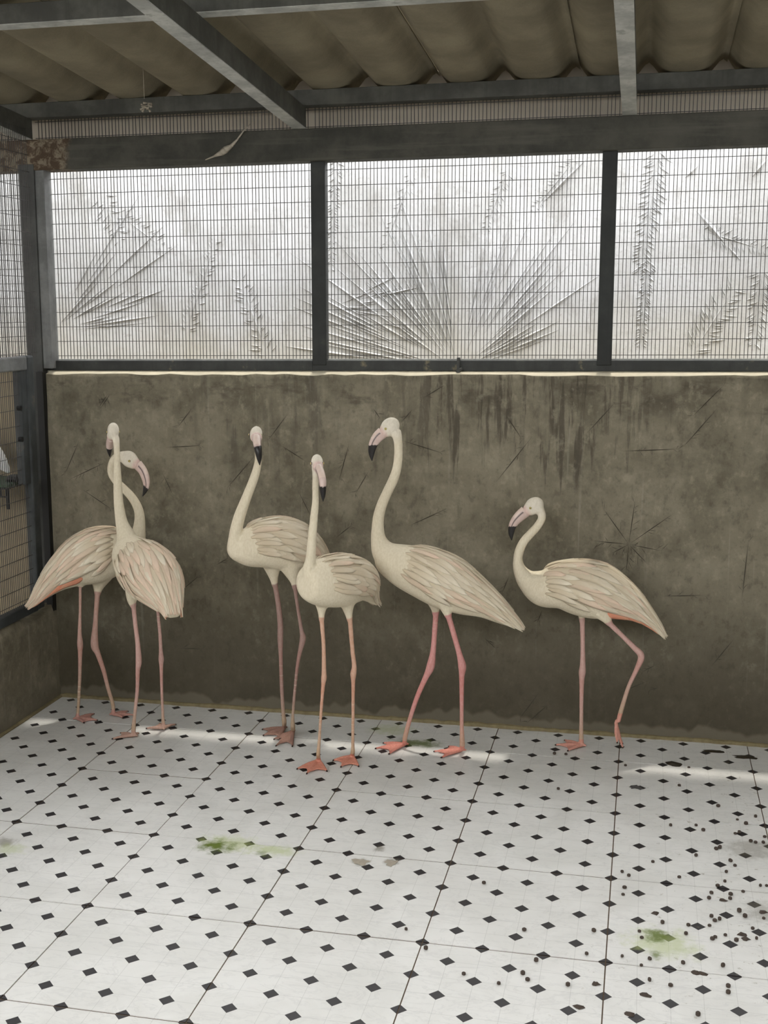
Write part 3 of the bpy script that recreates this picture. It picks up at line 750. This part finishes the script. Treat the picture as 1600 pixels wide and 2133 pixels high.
        a = o.data.attributes.new('uvf', 'FLOAT_VECTOR', 'POINT'); a.data.foreach_set('vector', np.array(uv, 'f').ravel())
        sm = o.modifiers.new('thick', 'SOLIDIFY'); sm.thickness = .0012; sm.offset = 0
        return o
    for side in wing_sides:
        # base pad of the folded wing
        V = []; F = []; nu, nw = 22, 10
        for i in range(nu):
            u = i / (nu - 1)
            for k in range(nw):
                q = k / (nw - 1); ph = math.radians(-20 + 110 * q); edge = min(1, 4 * q) * min(1, 6 * u, 6 * (1 - u))
                V.append(surf(.20 + .72 * u, ph, side, -.004 + .0085 * edge))
        for i in range(nu - 1):
            for k in range(nw - 1):
                a = i * nw + k; q4 = (a, a + 1, a + nw + 1, a + nw); F.append(q4 if side < 0 else q4[::-1])
        wing = mesh_obj('wing', V, F, M['fcream'], root, True)
        a = wing.data.attributes.new('uvf', 'FLOAT_VECTOR', 'POINT'); a.data.foreach_set('vector', np.array([(0.2, .5, 0)] * len(V), 'f').ravel())
        for (s0, ph, ln, wd) in coral:                              # coral coverts showing under the edge
            feather(wing, 'coral_feather', s0, math.radians(ph), ln, math.radians(wd), math.radians(-6), side, .004, M['fcoral'], .003, .55)
        rows = [(.72, .34, 9, 6, .0045), (.64, .36, 9, 7, .0050), (.56, .36, 9, 8, .0055), (.48, .34, 8.5, 9, .0060), (.40, .30, 8, 9, .0065), (.33, .26, 7.5, 10, .0070), (.265, .22, 7, 10, .0074), (.21, .17, 6.5, 9, .0077)]
        for ri, (s0, ln, wd, cnt, off) in enumerate(rows):
            for c in range(cnt):
                t = (c + .5 * (ri % 2) + rn.uniform(-.25, .25)) / cnt; ph = -12 + 102 * t
                mt = M['fpink'] if rn.random() < (.5 if blush else .15) else M['fcream']
                feather(wing, 'feather', s0 + rn.uniform(-.03, .03) + .03 * math.cos(math.radians(ph)), math.radians(ph), ln * rn.uniform(.8, 1.2), math.radians(wd * rn.uniform(.8, 1.15)),
                        math.radians(rn.uniform(-20, -6) if ph < 75 else rn.uniform(-6, 0)), side, off + rn.uniform(-.0005, .0007), mt, rn.uniform(.0015, .0045), rn.uniform(.25, .55))
    # --- tail
    tl = MB(); V = []; 
    for c in range(5):
        feather(root, 'tail_feather', .80, math.radians(25 + 32 * c), .19 + .03 * rn.random() + tail, math.radians(26), 0, 1, .004, M['fpink'] if blush else M['fcream'], .001, .6)
    for (s0, ph, ln) in black:
        for side in wing_sides: feather(root, 'flight_feather', s0, math.radians(ph), ln, math.radians(9), 0, side, .002, M['fblack'], .001, .3)
    return root

def foot(o, tips, z=.004):
    return (fl(*o, z), [fl(*t, z) for t in tips])

# ---- 1: in the corner, profile to the right
flamingo('flamingo by the corner column, facing right, tail towards the wire panel, coral wing edge', 
    torso=[(293, 1140, 1.635, 12), (281, 1141, 1.635, 28), (258, 1143, 1.625, 43), (230, 1149, 1.610, 53), (200, 1158, 1.590, 57), (170, 1170, 1.565, 53), (142, 1186, 1.540, 42), (115, 1206, 1.510, 30, .95), (91, 1230, 1.480, 19, .9), (72, 1252, 1.455, 10, 1.0), (58, 1265, 1.440, 3, 1.5)],
    neck=[(272, 1140, 1.625, 26), (285, 1125, 1.630, 18), (290, 1100, 1.635, 13), (291, 1075, 1.640, 10.5), (286, 1055, 1.640, 9.5), (274, 1035, 1.640, 9), (258, 1018, 1.635, 8.5), (241, 1001, 1.635, 8.2), (232, 985, 1.630, 8), (233, 967, 1.625, 8.2), (243, 953, 1.625, 9.5), (258, 951, 1.625, 12)],
    skull=(270, 957, 1.625, 17.5), heading=(.95, -.15), bill=[(287, 968, 1.620, 11.5), (297, 980, 1.615, 10.5), (303, 995, 1.610, 9.5), (305, 1009, 1.610, 7.5), (302, 1022, 1.610, 5), (297, 1034, 1.610, .8)], bk=(1, .60, .66),
    legs=[dict(thigh=[(172, 1195, 1.55, 22), (168, 1222, 1.54, 6)], leg=[(167, 1216, 1.54, 3.2), (167, 1271, 1.525, 3), (166, 1318, 1.51, 4.2), (167, 1342, 1.51, 6.2), (167, 1361, 1.51, 4.6), (166, 1414, 1.51, 3.6), (163, 1473, 1.51, 3.2)], foot=foot((161, 1500), [(197, 1487), (205, 1501), (176, 1507)])),
          dict(thigh=[(212, 1190, 1.61, 30), (205, 1222, 1.615, 12), (203, 1240, 1.61, 6)], leg=[(203, 1236, 1.61, 5.4), (199, 1295, 1.58, 5), (197, 1342, 1.585, 8), (204, 1362, 1.585, 5.6), (216, 1397, 1.585, 4.6), (225, 1433, 1.585, 4), (235, 1467, 1.585, 4)], foot=foot((236, 1491), [(268, 1482), (281, 1490), (258, 1496)]))],
    legcol=np.array((.50, .33, .28)), coral=[(.52, -30, .20, 12), (.60, -30, .20, 13), (.68, -28, .22, 15), (.78, -26, .18, 15)], blush=True, seed=3, footcol=(.50, .28, .24))
# ---- 2: seen from behind
flamingo('flamingo seen from behind, back to the camera, overlapping the corner bird',
    torso=[(254, 1130, 1.49, 14), (263, 1141, 1.475, 32), (279, 1160, 1.44, 46), (297, 1180, 1.40, 53), (315, 1199, 1.35, 55), (329, 1220, 1.30, 47, 1.08), (342, 1241, 1.25, 33, 1.12), (352, 1259, 1.21, 20, 1.25), (358, 1273, 1.185, 12, 1.5), (362, 1285, 1.17, 6, 2.2)],
    neck=[(268, 1140, 1.465, 26), (263, 1118, 1.475, 20), (257, 1100, 1.48, 15), (252, 1081, 1.48, 12), (247, 1045, 1.48, 10), (245, 1002, 1.475, 8.8), (244, 967, 1.47, 7.2), (243, 930, 1.47, 6.6), (241, 910, 1.475, 8)],
    skull=(236, 897, 1.48, 15.5), heading=(-.45, .85), bill=[(231, 912, 1.505, 9), (229, 921, 1.525, 9), (228, 931, 1.54, 8), (228, 941, 1.545, 5.5), (229, 952, 1.545, .8)], bk=(1.1, .85, .55),
    legs=[dict(thigh=[(283, 1215, 1.36, 26), (275, 1247, 1.35, 12), (278, 1264, 1.35, 6)], leg=[(278, 1260, 1.35, 5), (282, 1300, 1.35, 4.5), (287, 1342, 1.35, 5), (289, 1378, 1.35, 6.4), (287, 1397, 1.35, 4.6), (286, 1437, 1.37, 3.9), (281, 1485, 1.365, 3.6), (278, 1518, 1.36, 4.6)], foot=foot((279, 1535), [(232, 1540), (250, 1527), (290, 1528)])),
          dict(thigh=[(322, 1225, 1.38, 24), (326, 1262, 1.41, 6)], leg=[(327, 1256, 1.41, 3.5), (333, 1318, 1.43, 3.5), (335, 1354, 1.45, 4), (336, 1373, 1.47, 5.6), (336, 1390, 1.47, 4), (337, 1437, 1.47, 3.1), (339, 1485, 1.47, 3.1), (340, 1508, 1.47, 4)], foot=foot((340, 1520), [(303, 1518), (332, 1507), (367, 1509)]))],
    legcol=np.array((.55, .36, .32)), coral=[(.74, -10, .16, 10), (.82, 0, .20, 12), (.84, 25, .2, 12)], blush=True, seed=5, wmul=1.12, footcol=(.50, .33, .27))
# ---- 3: three-quarter, head to the camera
flamingo('flamingo with its head turned straight to the camera, partly behind the short white one',
    torso=[(484, 1142, 1.36, 14), (497, 1141, 1.37, 32), (520, 1139, 1.39, 43), (549, 1133, 1.42, 51), (580, 1132, 1.455, 55), (609, 1137, 1.49, 53), (636, 1147, 1.53, 43), (657, 1160, 1.56, 30), (673, 1174, 1.58, 17), (686, 1187, 1.60, 6, 1.4)],
    neck=[(505, 1146, 1.38, 29), (494, 1142, 1.365, 22), (491, 1120, 1.355, 15), (493, 1100, 1.35, 13), (500, 1073, 1.35, 12), (515, 1033, 1.35, 10.2), (531, 991, 1.35, 9.3), (538, 958, 1.35, 7.6), (537, 930, 1.355, 8), (535, 912, 1.36, 10)],
    skull=(533.5, 904, 1.36, 15.8), heading=(.03, -1), bill=[(535, 914, 1.325, 10), (536, 925, 1.30, 9), (538, 938, 1.285, 8.2), (540, 954, 1.28, 5.6), (541, 969, 1.285, .8)], bk=(1.25, .95, .37),
    legs=[dict(thigh=[(566, 1165, 1.45, 26), (570, 1200, 1.47, 11), (573, 1221, 1.48, 6)], leg=[(573, 1217, 1.48, 5.4), (580, 1260, 1.49, 5.4), (584, 1301, 1.50, 6), (584, 1329, 1.505, 6), (585, 1371, 1.51, 4.2), (587, 1432, 1.515, 4), (590, 1482, 1.52, 4), (592, 1503, 1.52, 5)], foot=foot((592, 1520), [(545, 1520), (547, 1533), (585, 1541)])),
          dict(thigh=[(604, 1172, 1.46, 28), (612, 1208, 1.455, 10), (614, 1226, 1.45, 5)], leg=[(614, 1222, 1.45, 4), (621, 1270, 1.45, 3.6), (628, 1313, 1.45, 4.2), (631, 1330, 1.45, 6.5), (625, 1357, 1.45, 4.6), (619, 1391, 1.45, 3.5), (613, 1452, 1.45, 3.2), (610, 1492, 1.45, 3.4), (610, 1514, 1.455, 5)], foot=foot((611, 1527), [(569, 1541), (574, 1555), (609, 1556)]))],
    legcol=np.array((.37, .25, .22)), seed=8, footcol=(.33, .20, .16))
# ---- 4: short white one in front
flamingo('short white flamingo standing nearest the camera with its long bill hanging down',
    torso=[(634, 1216, 1.085, 22), (641, 1215, 1.10, 37), (664, 1213, 1.145, 50), (696, 1211, 1.20, 55), (720, 1209, 1.26, 54), (742, 1211, 1.31, 46), (757, 1220, 1.36, 34), (768, 1236, 1.40, 20), (777, 1250, 1.43, 9, 1.2), (786, 1260, 1.45, 3, 1.8)],
    neck=[(662, 1212, 1.16, 26), (650, 1200, 1.125, 24), (645, 1184, 1.105, 15), (647, 1165, 1.10, 11), (650, 1125, 1.10, 9.3), (654, 1079, 1.11, 8.6), (657, 1046, 1.12, 7.4), (657, 1013, 1.13, 7), (658, 992, 1.135, 7.5), (659, 975, 1.14, 10)],
    skull=(660.5, 963, 1.14, 16), heading=(.30, -.95), bill=[(664, 975, 1.11, 9.5), (669, 988, 1.085, 9), (672, 1003, 1.07, 8.6), (672.5, 1018, 1.065, 7.8), (673, 1032, 1.065, 5.5), (673, 1045, 1.07, .8)], bk=(1.2, .92, .50),
    legs=[dict(thigh=[(672, 1235, 1.17, 26), (670, 1270, 1.18, 10), (670, 1293, 1.18, 5.5)], leg=[(670, 1290, 1.18, 4.8), (674, 1341, 1.185, 4.2), (675, 1398, 1.19, 5), (675, 1412, 1.19, 6), (673, 1430, 1.19, 4.2), (669, 1482, 1.19, 3.3), (665, 1543, 1.195, 3.3), (663, 1569, 1.195, 4.2)], foot=foot((664, 1588), [(617, 1603), (638, 1613), (682, 1608)])),
          dict(thigh=[(722, 1235, 1.24, 28), (725, 1268, 1.25, 12), (729, 1294, 1.255, 5.5)], leg=[(729, 1290, 1.255, 5), (734, 1351, 1.26, 4.5), (738, 1387, 1.265, 5), (736, 1404, 1.265, 6.4), (736, 1424, 1.27, 4.2), (735.5, 1482, 1.275, 3.5), (735, 1543, 1.28, 3.5), (735, 1565, 1.28, 4.5)], foot=foot((734, 1579), [(692, 1585), (709, 1599), (748, 1598)]))],
    legcol=np.array((.62, .40, .30)), seed=12, footcol=(.60, .27, .20), black=[(.93, -15, .12), (.96, 10, .10)])
# ---- 5: tall one in profile
flamingo('tallest cream flamingo in profile facing left with neck raised high and pink legs',
    torso=[(786, 1150, 1.46, 12), (803, 1161, 1.46, 32), (840, 1178, 1.46, 46), (885, 1194, 1.46, 55), (930, 1214, 1.46, 57), (973, 1236, 1.46, 48), (1013, 1257, 1.46, 33), (1048, 1281, 1.46, 21, .95), (1075, 1300, 1.46, 10, 1.0), (1089, 1311, 1.46, 2.5, 1.6)],
    neck=[(815, 1163, 1.46, 33), (798, 1146, 1.46, 25), (789, 1124, 1.46, 16.5), (787, 1100, 1.46, 13), (789, 1075, 1.46, 11.7), (796, 1050, 1.46, 11), (807, 1025, 1.46, 10.5), (819, 1000, 1.46, 10.5), (827, 975, 1.46, 9.6), (830, 945, 1.46, 9.1), (829, 918, 1.46, 9.3), (824, 898, 1.46, 12)],
    skull=(812, 889, 1.46, 18.2), heading=(-1, -.1), bill=[(797, 901, 1.455, 12.5), (787, 910, 1.45, 11.5), (779, 922, 1.445, 9.8), (775, 935, 1.445, 8), (774, 947, 1.445, 5.5), (775, 960, 1.445, .8)], bk=(1, .60, .47),
    legs=[dict(thigh=[(925, 1235, 1.42, 30), (930, 1268, 1.41, 13), (935, 1286, 1.41, 6.5)], leg=[(934, 1282, 1.41, 6), (946, 1323, 1.42, 5.6), (957, 1362, 1.43, 6), (963, 1388, 1.435, 8.4), (962, 1411, 1.44, 5.6), (962, 1459, 1.445, 4.6), (962, 1511, 1.45, 4.2), (963, 1550, 1.455, 5.6)], foot=foot((962, 1566), [(918, 1579), (902, 1566), (934, 1555)])),
          dict(thigh=[(905, 1235, 1.50, 28), (907, 1266, 1.51, 11), (908, 1282, 1.51, 6.5)], leg=[(908, 1278, 1.51, 5.8), (903, 1349, 1.50, 5.6), (897, 1388, 1.49, 8.6), (887, 1411, 1.485, 6), (869, 1452, 1.475, 5), (854, 1498, 1.47, 4.6), (844, 1535, 1.465, 5)], foot=foot((843, 1554), [(809, 1572), (780, 1560), (797, 1548)]))],
    legcol=np.array((.62, .32, .30)), seed=21, footcol=(.62, .27, .22), coral=[(.74, -20, .08, 8)])
# ---- 6: right-hand one walking
q6 = lambda x, y, Y=1.57: at(x, y, Y)
flamingo('walking flamingo nearest the right side, neck curved in an S, one foot lifted behind',
    torso=[(1085, 1205, 1.62, 11), (1101, 1213, 1.62, 26), (1130, 1224, 1.62, 40), (1165, 1220, 1.62, 49), (1205, 1224, 1.62, 58), (1245, 1232, 1.62, 59), (1283, 1246, 1.62, 48), (1315, 1262, 1.62, 34), (1344, 1283, 1.62, 20, .95), (1368, 1306, 1.62, 10, 1.0), (1385, 1326, 1.62, 2.5, 1.6)],
    neck=[(1122, 1222, 1.62, 28), (1100, 1210, 1.62, 23), (1083, 1187, 1.62, 14), (1079, 1165, 1.62, 10), (1083, 1145, 1.62, 9.7), (1092, 1127, 1.62, 9.3), (1105, 1112, 1.62, 8.9), (1119, 1097, 1.62, 8.8), (1129, 1080, 1.62, 8.4), (1127, 1066, 1.62, 9), (1120, 1058, 1.62, 12)],
    skull=(1112, 1054, 1.62, 17.8), heading=(-1, -.12), bill=[(1095, 1065, 1.615, 12.5), (1083, 1075, 1.61, 11.5), (1073, 1086, 1.605, 9.6), (1067, 1098, 1.605, 7.8), (1065, 1111, 1.605, 5.8), (1066, 1126, 1.605, .8)], bk=(1, .60, .56),
    legs=[dict(thigh=[(1214, 1250, 1.65, 28), (1212, 1280, 1.655, 9), (1213, 1296, 1.655, 6)], leg=[(1213, 1292, 1.655, 5.4), (1214, 1344, 1.65, 4.8), (1214, 1385, 1.645, 6), (1213, 1400, 1.645, 7.4), (1212, 1420, 1.64, 5.2), (1211.5, 1462, 1.64, 4.3), (1211, 1513, 1.637, 4.2), (1211, 1540, 1.635, 5)], foot=foot((1212, 1556), [(1181, 1565), (1155, 1552), (1175, 1542)])),
          dict(thigh=[(1245, 1260, 1.58, 30), (1262, 1287, 1.57, 12), (1272, 1301, 1.57, 6)], leg=[(1268, 1297, 1.57, 5.6), (1299, 1327, 1.565, 5), (1321, 1349, 1.565, 5.8), (1336, 1367, 1.565, 7), (1326, 1395, 1.565, 5), (1309, 1432, 1.565, 4.3), (1293, 1484, 1.565, 4.8)],
               foot=(q6(1288, 1509, 1.565), [q6(1287, 1549, 1.545), q6(1299, 1559, 1.56), q6(1298, 1551, 1.59)]), nz=(-1.0, 0, .1))],
    legcol=np.array((.56, .37, .33)), coral=[(.56, -36, .17, 13), (.66, -30, .16, 13), (.74, -28, .16, 14), (.80, -24, .15, 16)], seed=33, footcol=(.62, .32, .26))

# ================================================================== SMALL THINGS
# ---- feed pellets scattered on the right of the floor
pm = bpy.data.meshes.new('feed_pellet')
mbp = MB(); mbp.add(*loft(np.array([(0, 0, 0.0005), (0, 0, .002), (0, 0, .008), (0, 0, .010)]), [np.array([0, 1., 0])] * 4, [np.array([1., 0, 0])] * 4, [.0045, .006, .006, .0042], [.0045, .006, .006, .0042], 10))
pm.from_pydata(mbp.v, [], mbp.f); pm.materials.append(M['pellet']); pm.update()
pel = [(846, 1938), (887, 1978), (1008, 1841), (1092, 1939), (1237, 1941), (1222, 1989), (1296, 1994), (1039, 2051), (1099, 2043), (1183, 2054), (1117, 2003), (1353, 2044), (1397, 2055), (1353, 1999), (1336, 2013), (1354, 2000),
       (1360, 1797), (1296, 1818), (1310, 1826), (1301, 1851), (1298, 1865), (1415, 1829), (1450, 1784), (1522, 1795), (1531, 1805), (1513, 1818), (1510, 1838), (1492, 1770), (1499, 1768), (1482, 1862), (1477, 1873), (1495, 1847), (1522, 1865), (1521, 1874),
       (1548, 1859), (1540, 1900), (1552, 1911), (1482, 1911), (1489, 1920), (1499, 1917), (1478, 1930), (1484, 1958), (1490, 1954), (1511, 1950), (1544, 1948), (1434, 1929), (1429, 1947), (1332, 1942), (1337, 1955), (1380, 1924), (1568, 1936), (1576, 1957),
       (1591, 1915), (1584, 1847), (1597, 1847), (1517, 2057), (1517, 2070), (1454, 2116), (1506, 2014), (1423, 2008), (1534, 1961), (1397, 1721), (1450, 1721), (1465, 1731), (1536, 1709), (1574, 1703), (1554, 1718), (1532, 1738), (1540, 1736), (1564, 1754),
       (1574, 1757), (1590, 1757), (1492, 1771), (1500, 1767), (1521, 1795), (1593, 1745), (1496, 1681), (1155, 1572), (1179, 1573), (1303, 1596), (1415, 1638), (1163, 1645), (1435, 1600), (1089, 2030), (966, 2031)]
for i, (x, y) in enumerate(pel):
    P = fl(x, y); o = bpy.data.objects.new('feed_pellet', pm); o.location = (P[0], P[1], .0006); o.rotation_euler = (0, 0, random.random() * 6); s = random.uniform(.75, 1.1); o.scale = (s, s * random.uniform(.8, 1.15), s * random.uniform(.7, 1.05))
    lab = {(846, 1938): 'feed pellet farthest left on the white tiles', (887, 1978): 'second feed pellet from the left on the white tiles', (1008, 1841): 'lone feed pellet in mid floor above the two leftmost pellets',
           (1155, 1572): 'left one of two pellets below the walking bird standing foot', (1179, 1573): 'right one of two pellets below the walking bird standing foot'}.get((x, y), 'small brown feed pellet among many on the right of the tiled floor')
    link(o); tag(o, lab, 'pellet', 'feed pellets scattered over the tiles')
# ---- droppings and debris: low irregular blobs
def blob(name, label, cat, px, py, rx, ry, h, n=14, mat='smear', seed=0, group=None):
    rb = random.Random(seed); P = fl(px, py); V = [(P[0], P[1], h)]; F = []
    for ring, (rf, hf) in enumerate(((.5, .8), (1.0, .06))):
        for k in range(n):
            a = 2 * math.pi * k / n; j = rb.uniform(.55, 1.25)
            V.append((P[0] + math.cos(a) * rx * rf * j, P[1] + math.sin(a) * ry * rf * j, h * hf * rb.uniform(.6, 1) + .0008))
    for k in range(n):
        k2 = (k + 1) % n; F += [(0, 1 + k, 1 + k2), (1 + k, 1 + n + k, 1 + n + k2, 1 + k2)]
    o = mesh_obj(name, V, F, M[mat], None, True); tag(o, label, cat, group); return o
blob('dropping', 'long black dropping on the tiles at the foot of the wall, far right', 'dropping', 1555, 1578, .050, .018, .008, seed=1)
blob('dropping', 'dark dropping in a streak left of the long black one by the wall', 'dropping', 1490, 1566, .050, .016, .006, seed=2)
blob('dropping', 'round dark dropping on a tile joint below the wall streaks', 'dropping', 1404, 1592, .030, .028, .010, seed=3)
blob('grey_feather_tuft', 'small grey feather tuft on the tiles right of the walking bird', 'feather', 1325, 1641, .026, .018, .010, mat='wire', seed=4)
blob('dropping', 'pale brown dried dropping beside a green stain in mid floor', 'dropping', 750, 1796, .030, .026, .003, mat='web', seed=5)
blob('dropping', 'small dried dropping right of the pale brown one in mid floor', 'dropping', 815, 1798, .022, .024, .003, mat='web', seed=6)
for i, (x, y) in enumerate([(1240, 2051), (1205, 2099), (1345, 2074), (1312, 2114), (1590, 1901), (1553, 1957), (1505, 1876), (1545, 1948), (1366, 1903), (1449, 2027), (1462, 2029)]):
    blob('food_crumb', 'dark curled crumb of food among the pellets', 'crumb', x, y, .014, .012, .007, 9, 'pellet', 20 + i, 'food crumbs among the pellets')
# ---- cobweb clump hanging from the roof
P = at(305, 222, 1.55); top = at(297, 120, 1.50)
cw = empty('cobweb_clump', tuple(P)); tag(cw, 'dusty cobweb clump hanging from the roof left of the rafter', 'cobweb')
m = MB(); m.bar(tuple(top), tuple(P + np.array([-.008, 0, .03])), .0012, 5); m.build('thread', M['web'], cw)
rb = random.Random(4); m = MB()
for i in range(16):
    c = P + np.array([rb.uniform(-.018, .018), rb.uniform(-.008, .008), rb.uniform(-.012, .014) ]); d = np.array([rb.uniform(-1, 1), rb.uniform(-.4, .4), rb.uniform(-.4, .8)]) * .012
    m.bar(c - d, c + d, .005, 6, .0015)
m.build('clump', M['web'], cw, True)
# peeling streak on the beam
pk = empty('cobweb_streak', tuple(at(465, 315, YW - .006))); tag(pk, 'pale torn cobweb streak stuck across the steel beam', 'cobweb')
rb = random.Random(9); m = MB()
pts = [(428, 333), (447, 325), (462, 318), (470, 312), (482, 304), (495, 290), (508, 272), (522, 258)]; wd = [.002, .004, .012, .014, .008, .004, .003, .002]
for (a, b, w1, w2) in zip(pts[:-1], pts[1:], wd[:-1], wd[1:]): m.bar(at(*a, YW - .008), at(*b, YW - .008), w1, 6, w2)
m.build('strand', M['web'], pk, True)
